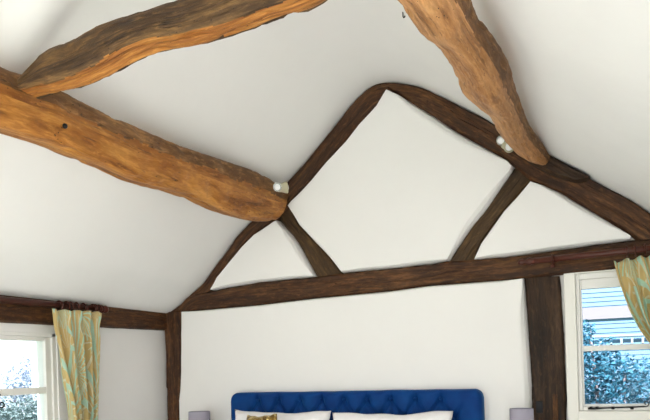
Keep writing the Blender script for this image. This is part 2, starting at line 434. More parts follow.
# the triangle above
vs = [Vector((q.x, yb, q.z + .06)) for q in prof[::3] if q.z > 1.95]
vs = [Vector((vs[0].x, yb, 1.99))] + vs + [Vector((vs[-1].x, yb, 1.99))]
f1 = [bm.verts.new(v) for v in vs]; f2 = [bm.verts.new(v + Vector((0, .14, 0))) for v in vs]
bm.faces.new(f1); bm.faces.new(f2[::-1])
for k in range(len(vs)): bm.faces.new((f1[k], f1[(k + 1) % len(vs)], f2[(k + 1) % len(vs)], f2[k]))
def panel(px, proud=.042, soft=.018, right=.04, base=D + .02):
    P = [atY(*q) for q in px]
    # densify
    Q = []
    for i, q in enumerate(P):
        r = P[(i + 1) % len(P)]; n = max(1, int((r - q).length / .04))
        for k in range(n): Q.append(q.lerp(r, k / n))
    area = sum(Q[i].x * Q[(i + 1) % len(Q)].z - Q[(i + 1) % len(Q)].x * Q[i].z for i in range(len(Q)))
    sg = 1 if area > 0 else -1; n = len(Q)
    nor = []
    for i in range(n):
        t = (Q[(i + 1) % n] - Q[i - 1]).normalized(); nor.append(Vector((t.z, 0, -t.x)) * sg)
    ins = [soft + (right - soft) * min(1, max(0, nn.x * 1.6)) for nn in nor]
    corners = [Q[i] for i in range(n) if (Q[(i + 1) % n] - Q[i]).angle(Q[i] - Q[i - 1]) > .45]
    ins = [min(v_, .22 * min([(Q[i] - c_).length for c_ in corners] + [9])) for i, v_ in enumerate(ins)]
    for _ in range(2): ins = [(ins[i - 1] + ins[i] * 2 + ins[(i + 1) % n]) / 4 for i in range(n)]
    rings = []
    for f, dy in ((-.006, 0), (0, .004), (.35, .65), (.75, .95), (1, 1)):
        ring = []
        for i in range(n):
            v = Q[i] - nor[i] * (ins[i] * f) ; v.x += noise.noise(Q[i] * 8) * .002
            v.y = base - (base - (D - proud)) * dy if dy else base
            ring.append(bm.verts.new(v))
        rings.append(ring)
    for r1, r2 in zip(rings, rings[1:]):
        for k in range(n): bm.faces.new((r1[k], r1[(k + 1) % n], r2[(k + 1) % n], r2[k]))
    bm.faces.new(rings[-1])
panel([(213, 290.5), (219, 277), (230, 263), (244, 246), (256, 234), (276, 222), (279, 221), (286, 229), (296, 241), (306, 258), (317, 277), (262, 282.5)])
panel([(388, 91), (377, 107), (360, 125), (347, 142), (327, 163), (313, 180), (293, 202), (290, 207), (300, 226), (316, 243), (331, 259), (343, 273), (400, 268), (449, 261), (470, 230), (486, 210), (501, 188), (512, 172), (513, 167), (508, 161), (490, 150), (468, 138), (450, 127), (434, 116), (419, 107), (400, 95)], right=.05)
panel([(531, 182), (517, 197), (504, 211), (492, 228), (481, 244), (475, 260), (520, 255.5), (560, 250), (600, 245), (630, 240.5), (631, 237), (628, 234), (610, 222), (590, 210), (573, 200), (560, 192), (543, 185)])
panel([(184.5, 311.5), (240, 306.5), (262, 304.5), (316, 298), (353, 294.5), (390, 291), (430, 285.5), (476, 282), (524, 278.5), (527, 313), (529, 341), (531, 370), (532, 388), (532, 420), (533, 480), (536, 700), (190, 800), (182, 480), (181, 400), (182, 389), (183, 371), (183, 334)], right=.045)
link('wall_back', bm, M['plaster'], kind='structure')
# narrow plaster strip between post and window, and around the opening
bm = bmesh.new()
x0 = atY(561.5, 300).x; zt_ = atY(590, 271.5).z
yf = D - .012; cz0 = .0
box(bm, (x0 + .014, yf, 0), (GW_x0, yb, zt_), .004); box(bm, (GW_x1, yf, 0), (RX, yb, zt_), .004)
box(bm, (GW_x0 - .002, yf, 0), (GW_x1 + .002, yb, GW_z0), .004); box(bm, (GW_x0 - .002, yf, GW_z1), (GW_x1 + .002, yb, zt_), .003)
link('trim_1', bm, M['reveal'], kind='structure')

# ------------------------------------------------------------------ timbers on the gable
gable_timber('rafter', outL, [(188, 309), (213, 290), (219, 277), (230, 263), (244, 246), (256, 234), (276, 222), (292, 204), (313, 180), (327, 163), (347, 142), (360, 125), (377, 107), (388, 91), (390, 90.5)], D - .015, D + .10, M['dark'],
             'bent dark oak rafter climbing the left slope of the gable wall to its peak', 'rafter', rag=.005, seed=1)
gable_timber('rafter', outR[:-1] + [(686, 236)], [(390, 90.5), (400, 95), (419, 107), (434, 116), (450, 127), (468, 138), (490, 150), (508, 161), (531, 182), (543, 185), (560, 192), (573, 200), (590, 210), (610, 222), (632, 236), (660, 256)], D - .015, D + .10, M['dark'],
             'thick dark oak rafter falling from the peak down the right slope of the gable wall', 'rafter', rag=.005, seed=2)
gable_timber('tie_beam', [(172, 311.5), (183, 303), (191, 296), (213, 291), (260, 283), (317, 277), (343, 273.5), (400, 268), (449, 262), (476, 260), (520, 256), (560, 250.5), (600, 245), (633, 240.5), (660, 237), (700, 232)],
             [(173, 313), (185, 312), (240, 307), (262, 305), (316, 298.5), (353, 295), (390, 291.5), (430, 286), (476, 282.5), (523, 278.5), (559, 275), (590, 271.5), (615, 268.5), (660, 264), (700, 259)], D - .022, D + .10, M['dark'],
             'long dark oak tie beam running level across the gable wall above the bed', 'beam', rag=.005, seed=3)
gable_timber('brace', [(278, 219), (286, 228), (296, 240), (306, 257), (317, 278)], [(291, 206), (300, 226), (316, 243), (331, 259), (344, 275)], D - .004, D + .09, M['brace'],
             'short brown oak strut from the left rafter down to the tie beam', 'brace', rag=.003, seed=4)
gable_timber('brace', [(514, 168), (512, 172), (501, 188), (486, 210), (470, 230), (448, 263)], [(538, 177), (531, 182), (517, 197), (504, 211), (492, 228), (481, 244), (475, 262)], D - .004, D + .09, M['brace'],
             'curved dark oak strut from the right rafter down to the tie beam', 'brace', rag=.003, seed=5)
gable_timber('corner_post', [(163.5, 312), (165, 330), (166.5, 351), (167, 386), (168.5, 420), (172, 760)], [(184.5, 312), (183, 334), (183, 371), (182, 389), (181, 400), (181, 420), (187, 790)], D - .02, D + .10, M['dark'],
             'narrow dark oak post in the corner left of the bed', 'post', rag=.004, seed=6)
post = gable_timber('wall_post', [(524, 278), (527, 313), (529, 341), (531, 370), (532, 388), (532, 420), (535, 720)], [(559.5, 276), (561.5, 299), (564, 341), (565.5, 377), (566.5, 420), (570, 700)], D - .004, D + .09, M['darker'],
             'broad dark oak post between the bed and the right window', 'post', rag=.004, seed=7)
# mortise, plug and rail let into the broad post
def postpart(name, p0, p1, y0, y1, mt):
    b = bmesh.new(); A = atY(*p0); B = atY(*p1)
    box(b, (A.x, y0, B.z), (B.x, y1, A.z), .003); uvl = b.loops.layers.uv.verify()
    for f in b.faces:
        for l in f.loops: l[uvl].uv = (l.vert.co.z, l.vert.co.x)
    return link(name, b, mt, post)
postpart('mortise_plug', (536, 401), (543, 413), D - .010, D + .02, M['iron'])
postpart('tenon_peg', (552.5, 394), (559, 440), D - .012, D + .02, M['dark'])

# knot shaped scarf piece where the right purlin dies into the rafter
gable_timber('rafter_cleat', [(540, 154), (550, 158.5), (562, 165), (572, 170), (582, 175), (590, 179.5)], [(528, 163), (538, 170), (552, 177), (565, 181), (576, 184), (587, 182)], D - .075, D - .002, M['darker'],
             'short dark oak cleat lying on the right rafter under the end of the pale purlin', 'timber', rag=.003, seed=8)

# wall plate along the left side wall
def wall_plate():
    bm = bmesh.new(); uvl = bm.loops.layers.uv.new('UVMap'); uvv = {}; rows = []
    ya, ybb = -1.6, D - .0; n = 220
    def zedge(px0, py0, px1, py1, y):
        A = atX(px0, py0, WX + .035); B = atX(px1, py1, WX + .035); return A.z + (B.z - A.z) * (y - A.y) / (B.y - A.y)
    for i in range(n + 1):
        y = ya + (ybb - ya) * i / n
        zt_ = zedge(0, 296.5, 160, 313, y) + .012; zb = zedge(0, 322, 160, 330, y)
        zb += noise.noise(Vector((y * 8, 3, 0))) * .004; row = []
        for t, x in ((0, -.08), (0, .022), (.06, .035), (.2, .036), (.35, .036), (.5, .037), (.65, .037), (.8, .036), (.94, .035), (1, .022), (1, -.08)):
            xx = WX + x + (noise.noise(Vector((y * 6, t * 4, 2))) * .004 if x > .03 else 0)
            v = bm.verts.new((xx, y, zt_ + (zb - zt_) * t)); row.append(v); uvv[v] = (y, t * .13 + (.08 if x < 0 else 0))
        rows.append(row)
    for a, b in zip(rows, rows[1:]):
        for k in range(len(a)): bm.faces.new((a[k], a[(k + 1) % len(a)], b[(k + 1) % len(a)], b[k]))
    bm.faces.new(rows[0]); bm.faces.new(rows[-1][::-1])
    for f in bm.faces:
        for l in f.loops: l[uvl].uv = uvv[l.vert]
    o = link('wall_plate', bm, M['dark']); ease(o, 50)
    tag(o, 'dark oak wall plate along the top of the left side wall above the window', 'beam')
wall_plate()

# ------------------------------------------------------------------ purlins and collar
PX = -1.84
def axis(p): return (p - CAM).dot(fwd)
tops = [(0, 69), (22, 78), (45, 87), (75, 102), (105, 117), (135, 130), (165, 142), (195, 154), (225, 166), (250, 176), (268, 184), (281, 193)]
bots = [(0, 133), (22, 140), (45, 147), (75, 159), (100, 168), (128, 180), (158, 189), (188, 198), (212, 207), (236, 213), (256, 217), (272, 215)]
st = []
for (a, b) in zip(tops, bots):
    A = atX(*a, PX); B = atX(*b, PX); c = (A + B) / 2
    st.append((c, (A - B).length * .5 * .90, .075))
d0 = (st[0][0] - st[2][0]).normalized()
pre = [(st[0][0] + d0 * 1.2, st[0][1], .085), (st[0][0] + d0 * .5, st[0][1], .085)]
# blunt, rounded end against the rafter
st[-1] = (st[-1][0], st[-1][1] * .92, .07)
st[-2] = (st[-2][0], st[-2][1] * .95, .075)
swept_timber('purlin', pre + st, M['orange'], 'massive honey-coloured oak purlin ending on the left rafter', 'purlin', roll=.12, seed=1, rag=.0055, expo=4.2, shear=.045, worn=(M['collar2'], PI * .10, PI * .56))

Lr = [(405, 0), (413, 13), (429, 29), (441, 45), (453, 63), (459, 79), (471, 94), (487, 107), (497, 125), (508, 141), (526, 159), (545, 168)]
Rr = [(468, 0), (475, 13), (482, 29), (491, 42), (500, 57), (510, 76), (516, 92), (521, 106), (526, 120), (532, 132), (540, 144), (549, 154)]
st = []
for i, (a, b) in enumerate(zip(Lr, Rr)):
    cx, cy = (a[0] + b[0]) / 2, (a[1] + b[1]) / 2
    zc = 2.50 + .035 * i / 11
    c = atZ(cx, cy, zc)
    j = min(i + 1, 11); k = max(i - 1, 0)
    dx = (Lr[j][0] + Rr[j][0] - Lr[k][0] - Rr[k][0]); dy = (Lr[j][1] + Rr[j][1] - Lr[k][1] - Rr[k][1]); l = math.hypot(dx, dy)
    wpx = abs((b[0] - a[0]) * dy / l - (b[1] - a[1]) * dx / l)
    hw = wpx / 2 * axis(c) / F
    st.append([c, hw * .95, hw * .90])
print('right purlin', [(tuple(round(v, 2) for v in s[0]), round(s[1], 3)) for s in st])
st[-1][1] *= .72; st[-1][2] *= .72
d0 = (st[0][0] - st[3][0]).normalized()
pre = [(st[0][0] + d0 * 1.3, st[0][1], st[0][2]), (st[0][0] + d0 * .5, st[0][1], st[0][2])]
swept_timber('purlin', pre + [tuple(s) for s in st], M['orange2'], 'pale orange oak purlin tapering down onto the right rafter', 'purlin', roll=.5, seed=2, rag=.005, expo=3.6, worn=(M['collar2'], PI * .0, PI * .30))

CY = 1.62
tc = [(20, 80), (26, 70), (45, 52), (70, 41), (100, 26), (130, 15), (155, 6), (178, -1), (210, -12), (250, -30), (300, -50)]
bc = [(36, 98), (50, 94), (64, 91), (85, 84), (112, 72), (142, 55), (172, 45), (205, 39), (240, 29), (280, 15), (325, 0)]
st = []
for a, b in zip(tc, bc):
    A = atY(*a, CY); B = atY(*b, CY); c = (A + B) / 2
    h = abs(A.z - B.z) / 2 - .013
    st.append((c + Vector((0, 0, .002 - .012 * min(1, len(st) / 8))), h, .044))
dd = (st[-1][0] - st[-3][0]).normalized()
print('collar', [(tuple(round(v, 2) for v in s[0]), round(s[1], 3)) for s in st])
zz = st[-1][0]
tgt = Vector((-.38, CY, 2.56))
st += [((zz + tgt) / 2 + Vector((0, 0, .05)), .06, .045), (tgt, .055, .045)]
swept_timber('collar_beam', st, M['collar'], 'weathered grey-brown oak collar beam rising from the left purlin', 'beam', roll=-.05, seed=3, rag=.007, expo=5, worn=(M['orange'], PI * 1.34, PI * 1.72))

# ------------------------------------------------------------------ windows
def bars(name, rects, depth, material, parent=None, plane='Y', bev=.004, kind=None):
    bm = bmesh.new()
    for (u0, u1, v0, v1) in rects:
        if plane == 'Y': box(bm, (u0, depth[0], v0), (u1, depth[1], v1), bev)
        else: box(bm, (depth[0], u0, v0), (depth[1], u1, v1), bev)
    return link(name, bm, material, parent, kind=kind)

# right window in the gable wall
w = empty('window_2', (GW_x0, D, GW_z0), 'x', 'x'); del w['label']; del w['category']; w['kind'] = 'structure'
fx = .030
bars('window_frame', [(GW_x0, GW_x0 + .02, GW_z0, GW_z1), (GW_x1 - .02, GW_x1, GW_z0, GW_z1), (GW_x0 + .02, GW_x1 - .02, GW_z1 - .03, GW_z1), (GW_x0 + .02, GW_x1 - .02, GW_z0, GW_z0 + .022)], (D + .012, D + .09), M['paint'], w)
gx0 = atY(582.5, 320, D + .04).x; gz1 = atY(590, 289, D + .04).z; gz0 = atY(600, 404, D + .04).z
gx1 = GW_x1 - (gx0 - GW_x0)
rz1 = atY(583, 346, D + .04).z; rz0 = atY(583, 351.5, D + .04).z
sx0 = GW_x0 + .02; sx1 = GW_x1 - .02; sz0 = GW_z0 + .022; sz1 = GW_z1 - .03
bars('casement', [(sx0, gx0, sz0, sz1), (gx1, sx1, sz0, sz1), (gx0, gx1, gz1, sz1), (gx0, gx1, sz0, max(gz0, sz0 + .005)), (gx0, gx1, rz0, rz1)], (D + .024, D + .066), M['paint'], w)
bm = bmesh.new(); box(bm, (sx0 + .003, D + .045, sz0 + .003), (sx1 - .003, D + .049, sz1 - .003)); link('glass_pane', bm, M['glass'], w)
# iron stay along the bottom rail
bm = bmesh.new()
def P2(px, py): return atY(px, py, D + .006)
tube(bm, [P2(588, 408.5), P2(595, 408.5), P2(604, 408), P2(620, 407.5), P2(636, 407), P2(645, 406.5)], [.0055, .0065, .004, .004, .004, .0035], 8)
for q in (591, 597, 613, 632): lathe(bm, [(0, -.008), (.008, -.006), (.009, 0), (.008, .006), (0, .008)], Matrix.Translation(P2(q, 408)), 12)
sc_ = [P2(645 + 0, 406.5)]
for k in range(16):
    a = -PI / 2 + k * .42; r = 3.4 * (1 - k / 20)
    sc_.append(P2(646 + r * math.cos(a), 403.3 - r * math.sin(a)))
tube(bm, sc_, .0028, 8)
link('casement_stay', bm, M['iron'], w, smooth=True)['label'] = 'black iron casement stay with curled tail'

# left window in the side wall
w = empty('window_1', (WX, LW_y1, LW_z0), 'x', 'x'); del w['label']; del w['category']; w['kind'] = 'structure'
xf = WX - .015
bars('window_frame', [(LW_y0, LW_y0 + .03, LW_z0, LW_z1 + .008), (LW_y1 - .03, LW_y1 + .008, LW_z0, LW_z1 + .008), (LW_y0, LW_y1, LW_z1 - .02, LW_z1 + .008), (LW_y0, LW_y1, LW_z0, LW_z0 + .03)], (WX - .10, WX - .008), M['paint'], w, 'X')
ly1 = atX(43.5, 345, WX - .03).y; lz1 = atX(10, 340, WX - .03).z
lr1 = atX(10, 388.5, WX - .03).z; lr0 = atX(10, 395.5, WX - .03).z
sy0, sy1 = LW_y0 + .03, LW_y1 - .03
midy = atX(-9, 380, WX - .03).y
s0 = LW_z0 + .03; s1 = LW_z1 - .02
bars('casement', [(ly1, sy1, s0, s1), (midy - .03, midy + .0, s0, s1), (midy, ly1, lz1, s1), (midy, ly1, s0, s0 + .05), (midy, ly1, lr0, lr1)], (WX - .055, WX - .018), M['paint'], w, 'X')
bars('casement', [(midy - .065, midy - .033, s0, s1), (sy0, sy0 + .035, s0, s1), (sy0 + .035, midy - .065, lz1, s1), (sy0 + .035, midy - .065, s0, s0 + .05), (sy0 + .035, midy - .065, lr0, lr1)], (WX - .055, WX - .018), M['paint'], w, 'X')
bm = bmesh.new(); box(bm, (WX - .04, midy + .002, s0 + .01), (WX - .036, sy1 - .01, s1 - .01)); link('glass_pane', bm, M['glass'], w)
bm = bmesh.new(); box(bm, (WX - .04, sy0 + .01, s0 + .01), (WX - .036, midy - .035, s1 - .01)); link('glass_pane', bm, M['glass'], w)
bm = bmesh.new()
def P1(px, py): return atX(px, py, WX - .004)
tube(bm, [P1(-12, 399), P1(-8, 398), P1(-3, 397), P1(0, 394.5)], .005, 8)
tube(bm, [P1(-10, 399), P1(-7, 405), P1(-2, 408)] + [P1(1.4 + 3.6 * (1 - k / 22) * math.cos(-2.2 + k * .4), 404.5 - 3.6 * (1 - k / 22) * math.sin(-2.2 + k * .4)) for k in range(16)], .0038, 8)
link('window_fastener', bm, M['iron'], w, smooth=True)['label'] = 'black iron fastener with curled monkey tail'

# ------------------------------------------------------------------ curtains and poles
def curtain(name, leftpx, rightpx, proj, nrm, folds, label, phase=0., thick=.003, uvw=.9):
    """hangs between two traced edges; real folds stand out along nrm"""
    A = smooth_line([proj(*p) for p in leftpx], .03); B = smooth_line([proj(*p) for p in rightpx], .03)
    NV = 70; NU = 150
    def samp(Lp, t):
        x = t * (len(Lp) - 1); i = min(int(x), len(Lp) - 2); return Lp[i].lerp(Lp[i + 1], x - i)
    bm = bmesh.new(); uvl = bm.loops.layers.uv.new('UVMap'); uvv = {}; rows = []
    for j in range(NV + 1):
        t = j / NV; a, b = samp(A, t), samp(B, t); row = []
        for i in range(NU + 1):
            s = i / NU
            s2 = s + .010 * math.sin(s * 17 + t * 3 + phase)
            w_ = math.sin(2 * PI * folds * s + phase + .5 * math.sin(t * 4))
            pin = 1 - .5 * math.exp(-((t - .075) / .04) ** 2)          # gathered under the heading
            amp = (.020 + .012 * min(1, t * 3)) * pin
            p = a.lerp(b, s) + nrm * (amp * (w_ + .3 * math.sin(2 * PI * folds * 2.3 * s + 1)) + .012 * math.sin(3 * s + 5 * t))
            p.z += .007 * math.cos(2 * PI * folds * s + phase) * math.exp(-t * 14)
            d_ = (b - a).normalized()
            p += d_ * (.006 * math.cos(2 * PI * folds * 1 * s + phase)) * (0 if i in (0, NU) else 1)
            v = bm.verts.new(p); row.append(v); uvv[v] = (s * uvw, -t * (A[0] - A[-1]).length)
        rows.append(row)
    for r1, r2 in zip(rows, rows[1:]):
        for k in range(NU): bm.faces.new((r1[k], r1[k + 1], r2[k + 1], r2[k]))
    for f in bm.faces:
        for l in f.loops: l[uvl].uv = uvv[l.vert]
    o = link('curtain_fabric', bm, M['curtain'], smooth=True)
    so = o.modifiers.new('Solidify', 'SOLIDIFY'); so.thickness = thick
    return o
def torus(bm, c, ax, R_, r_, n=22, m_=8):
    ax = ax.normalized(); u = ax.orthogonal().normalized(); v = ax.cross(u); rings = []
    for i in range(n):
        a = 2 * PI * i / n; d = u * math.cos(a) + v * math.sin(a)
        rings.append([bm.verts.new(c + d * (R_ + r_ * math.cos(2 * PI * k / m_)) + ax * r_ * math.sin(2 * PI * k / m_)) for k in range(m_)])
    for i in range(n):
        for k in range(m_): bm.faces.new((rings[i][k], rings[(i + 1) % n][k], rings[(i + 1) % n][(k + 1) % m_], rings[i][(k + 1) % m_]))

# left pole, along the wall plate
XL = WX + .075
e1 = atX(101, 309, XL); e0 = atX(0, 299.5, XL); dpol = (e0 - e1).normalized(); far = e1 + dpol * 2.6
pole = empty('curtain_pole', e1, 'red-brown wooden curtain pole along the wall plate over the left window', 'curtain pole')
bm = bmesh.new(); uvl = bm.loops.layers.uv.new('UVMap'); tube(bm, [far, (far + e1) / 2, e1], .0175, 16); link('pole', bm, M['redwood'], pole, smooth=True)
bm = bmesh.new(); rot = dpol.to_track_quat('-Z', 'Y').to_matrix().to_4x4()
lathe(bm, [(.0175, -.002), (.024, 0), (.024, .008), (.016, .012), (.02, .02), (.024, .032), (.02, .045), (0, .052)], Matrix.Translation(e1) @ rot, 18)
link('finial', bm, M['redwood'], pole, smooth=True)
for q in (.05, 1.3):
    c = e1 + dpol * q; bm = bmesh.new(); tube(bm, [Vector((WX + .03, c.y, c.z - .005)), c + Vector((0, 0, -.005))], .011, 10); torus(bm, c, dpol, .021, .005)
    link('bracket', bm, M['redwood'], pole, smooth=True)
cz = lambda px, py: atX(px, py, WX + .095)
cl = [(51, 310), (53, 330), (57, 360), (62, 385), (66, 400), (70, 420), (80, 480), (84, 520)]
cr = [(100, 313), (99.5, 340), (99, 370), (98, 400), (97, 420), (97, 480), (97, 520)]
cur = empty('curtain', cz(75, 311), 'gold curtain with pale aqua leaf fronds drawn to the right of the left window', 'curtain')
fab = curtain('curtain', cl, cr, cz, Vector((1, 0, 0)), 4.5, '', uvw=.75); fab.parent = cur; fab.matrix_parent_inverse = Matrix.Translation(-cur.location)
for px in (59, 66.5, 70, 76, 83, 93, 98):
    t_ = (px - 101) / -101; c = atX(px, 309 - (101 - px) * .094 + .8, XL); bm = bmesh.new()
    torus(bm, c, dpol + Vector((random.uniform(-.15, .15), 0, random.uniform(-.1, .1))), .026, .0042)
    link('curtain_ring', bm, M['redwood'], cur, smooth=True)

# right pole, in front of the tie beam
YR = D - .085
f0 = atY(520, 262.5, YR); f1_ = atY(650, 248.5, YR); dr = (f1_ - f0).normalized(); endr = f0 + dr * 1.0
pole = empty('curtain_pole', f0, 'red-brown wooden curtain pole with turned finial over the right window', 'curtain pole')
bm = bmesh.new(); bm.loops.layers.uv.new('UVMap'); tube(bm, [f0 + dr * .06, f0.lerp(endr, .5), endr], .0165, 16); link('pole', bm, M['redwood'], pole, smooth=True)
bm = bmesh.new(); rot = dr.to_track_quat('Z', 'Y').to_matrix().to_4x4()
lathe(bm, [(0, -.012), (.010, -.008), (.015, 0), (.017, .01), (.012, .022), (.010, .028), (.018, .038), (.021, .050), (.017, .062), (.0165, .07)], Matrix.Translation(f0) @ rot, 20)
link('finial', bm, M['redwood'], pole, smooth=True)['label'] = 'turned wooden finial'
for q in (.165, .9):
    c = f0 + dr * q; bm = bmesh.new(); tube(bm, [Vector((c.x, D - .02, c.z - .024)), Vector((c.x, D - .05, c.z - .03)), c + Vector((0, 0, -.018))], .009, 10); torus(bm, c, dr, .020, .006)
    lathe(bm, [(0, -.014), (.011, -.008), (.012, .0), (.010, .008), (0, .012)], Matrix.Translation(c + Vector((0, 0, -.035))), 12)
    link('bracket', bm, M['redwood'], pole, smooth=True)
cz2 = lambda px, py: atY(px, py, D - .11)
cl = [(614, 262), (618, 278), (624, 297), (631, 315), (639, 330), (650, 345), (664, 362), (672, 400), (672, 500)]
cr = [(684, 250), (688, 270), (690, 290), (692, 315), (694, 340), (695, 350), (694, 365), (693, 400), (694, 500)]
cur = empty('curtain', cz2(640, 255), 'gold curtain with aqua leaf fronds swept towards the right edge across the right window', 'curtain')
fab = curtain('curtain', cl, cr, cz2, Vector((0, -1, 0)), 5, '', phase=1.2, uvw=.62); fab.parent = cur; fab.matrix_parent_inverse = Matrix.Translation(-cur.location)
for px in (627, 635, 645, 655, 668, 680):
    c = atY(px, 251.2 - (px - 625) * .108 + .5, YR); bm = bmesh.new()
    torus(bm, c, dr + Vector((0, random.uniform(-.15, .15), 0)), .025, .0042); link('curtain_ring', bm, M['redwood'], cur, smooth=True)

# ------------------------------------------------------------------ twin spotlights
def spot(c1, d1, c2, d2, base, label):
    root = empty('spotlight', base, label, 'spotlight')
    bm = bmesh.new(); lathe(bm, [(0, 0), (.026, 0), (.026, -.012), (.018, -.016), (0, -.016)], Matrix.Translation(base) @ Vector((0, 1, 0)).to_track_quat('Z', 'Y').to_matrix().to_4x4(), 20)
    link('mounting_plate', bm, M['cream'], root, smooth=True)
    for c, d in ((c1, d1), (c2, d2)):
        d = Vector(d).normalized(); rot = Matrix.Translation(c) @ d.to_track_quat('Z', 'Y').to_matrix().to_4x4() @ Matrix.Scale(1.35 if c is c2 else 1, 4)
        bm = bmesh.new(); lathe(bm, [(0, -.045), (.012, -.043), (.017, -.035), (.019, -.02), (.024, -.004), (.026, .004), (.0245, .006), (.021, .003), (.019, -.006), (0, -.008)], rot, 24)
        hd = link('lamp_head', bm, M['cream'] if c is c2 else M['chrome'], root, smooth=True)
        bm = bmesh.new(); lathe(bm, [(.0185, -.004), (.0185, .002), (.015, .008), (.008, .011), (0, .012)], rot, 20); link('bulb', bm, M['bulb'], hd, smooth=True)
        bm = bmesh.new(); tube(bm, [c - d * .03, (c + base) / 2 + Vector((0, .0, -.008)), base + Vector((0, -.01, 0))], .004, 8); link('arm', bm, M['chrome'], root, smooth=True)
c1 = atY(277.3, 187, D - .33); c2 = atY(286, 187.5, D - .20)
spot(c1, CAM - c1, c2, (.8, .55, .1), atY(283, 186, D - .02), 'small twin spotlight above the end of the left purlin')
YS = D - .10
c1 = atY(501, 140.5, YS); c2 = atY(509.5, 146, YS)
spot(c1, Vector((-.5, -1, -.55)), c2, (.9, -.9, -.7), atY(506, 144, D - .02), 'small twin spotlight on the right rafter beside the pale purlin')

# small dark hook in the ceiling beside the right purlin
def roof_z(x):
    for a, b in zip(prof, prof[1:]):
        if a.x <= x <= b.x: return a.z + (b.z - a.z) * (x - a.x) / (b.x - a.x)
    return 3
zt_ = 2.3
while zt_ < 3.2 and roof_z(atZ(403, 16.5, zt_).x) > zt_ + .012: zt_ += .004
c = atZ(403, 16.5, zt_); bm = bmesh.new()
tube(bm, [c + Vector((0, 0, .03)), c, c + Vector((.003, -.002, -.006)), c + Vector((.008, -.003, -.006)), c + Vector((.009, -.003, -.001))], .0028, 8)
tag(link('ceiling_hook', bm, M['iron'], smooth=True), 'tiny dark hook in the sloping ceiling left of the pale purlin', 'hook')
# black screw eyes in the left purlin
def stud(px, py, label):
    c = atX(px, py, PX + .078); bm = bmesh.new()
    lathe(bm, [(0, .008), (.006, .0065), (.009, .003), (.0095, -.002), (.005, -.004), (.005, -.05), (0, -.05)], Matrix.Translation(c) @ Vector((1, -.4, 0)).to_track_quat('Z', 'Y').to_matrix().to_4x4(), 18)
    tag(link('bolt', bm, M['iron'], smooth=True), label, 'bolt')
stud(65, 126, 'tiny black bolt head on the left purlin near the collar beam joint')

# ------------------------------------------------------------------ bed
YH = D - .10
hl = atY(231.5, 400, YH).x; hr = atY(482.5, 400, YH).x; hz = (atY(300, 391.5, YH).z + atY(440, 390, YH).z) / 2
bed = empty('bed', ((hl + hr) / 2, D - 1.2, 0), 'double bed with a deep-buttoned royal blue velvet headboard against the gable wall', 'bed')
zb_ = atY(366, 399, YH).z; sp = .145
def tuft():
    bm = bmesh.new(); NX, NZ = 340, 150; rows = []
    zlo = .45; W_ = hr - hl
    btn = []
    x0b = atY(441, 399, YH).x; 
    for r in range(7):
        for k in range(-12, 3):
            bx = x0b + k * sp + (sp / 2 if r % 2 else 0) - .0; bz = zb_ - r * .115
            if hl + .09 < bx < hr - .09: btn.append((bx, bz))
    def depth(x, z):
        # puffy between diagonal pleats, dimples at buttons
        u = (x - x0b) / sp; v = (zb_ - z) / .115
        d = 0
        if v < 0:   # above the top row: upright pleats that fade
            fu = abs((u + .5) % 1 - .5); k = math.exp(v * 2.2)
            d -= .010 * math.exp(-(fu / .10) ** 2) * k
        else:
            a = (u + v / 2); b = (u - v / 2)
            fa = abs((a + .5) % 1 - .5); fb = abs((b + .5) % 1 - .5)
            d -= .016 * max(math.exp(-(fa / .09) ** 2), math.exp(-(fb / .09) ** 2))
        best = min(((x - bx) ** 2 + (z - bz) ** 2) for bx, bz in btn)
        d -= .026 * math.exp(-best / .0009)
        e = min(1, max(0, (hr - .10 - x) / .04)) * min(1, max(0, (x - hl - .10) / .04))
        return d * e
    rad = .03
    for j in range(NZ + 1):
        row = []
        for i in range(NX + 1):
            x = hl + W_ * i / NX; z = zlo + (hz - zlo) * j / NZ
            ex = min(x - hl, hr - x); ez = hz - z
            # rounded upper corners
            cr = .05; zz = z
            if ex < cr: zmax = hz - cr + math.sqrt(max(0, cr * cr - (cr - ex) ** 2)); zz = zlo + (zmax - zlo) * j / NZ; ez = zmax - zz
            pf = 0
            for dd_ in (ex, ez):
                if dd_ < rad: pf += rad - math.sqrt(max(0, rad * rad - (rad - dd_) ** 2))
            y = YH - .03 + min(pf, .045) - depth(x, zz) * (1 if min(ex, ez) > .0 else 0)
            row.append(bm.verts.new((x, y, zz + .004 * noise.noise(Vector((x * 5, 0, 3))) * j / NZ)))
        rows.append(row)
    for a, b in zip(rows, rows[1:]):
        for k in range(NX): bm.faces.new((a[k], a[k + 1], b[k + 1], b[k]))
    # back and rim
    rim = rows[0] + [r[-1] for r in rows[1:]] + rows[-1][-2::-1] + [r[0] for r in rows[-2:0:-1]]
    back = [bm.verts.new((v.co.x, YH + .055, v.co.z)) for v in rim]
    n = len(rim)
    for k in range(n): bm.faces.new((rim[k], rim[(k + 1) % n], back[(k + 1) % n], back[k]))
    bm.faces.new(back)
    h = link('headboard', bm, M['velvet'], bed, smooth=True); h['label'] = 'deep-buttoned royal blue velvet headboard'
    for bx, bz in btn:
        if bz < .9: continue
        bb = bmesh.new(); lathe(bb, [(0, .006), (.007, .004), (.010, 0), (.008, -.004), (0, -.005)], Matrix.Translation((bx, YH - .012, bz)) @ Matrix.Rotation(PI / 2, 4, 'X'), 14)
        link('button', bb, M['velvet'], h, smooth=True)
tuft()
bl, br = hl + .04, hr - .04
bm = bmesh.new(); box(bm, (bl, D - 2.15, .12), (br, YH - .04, .42), .02); link('bed_base', bm, M['bedframe'], bed)
bm = bmesh.new(); box(bm, (bl, D - 2.15, .422), (br, YH - .045, .70), .05); link('mattress', bm, M['mattress'], bed)
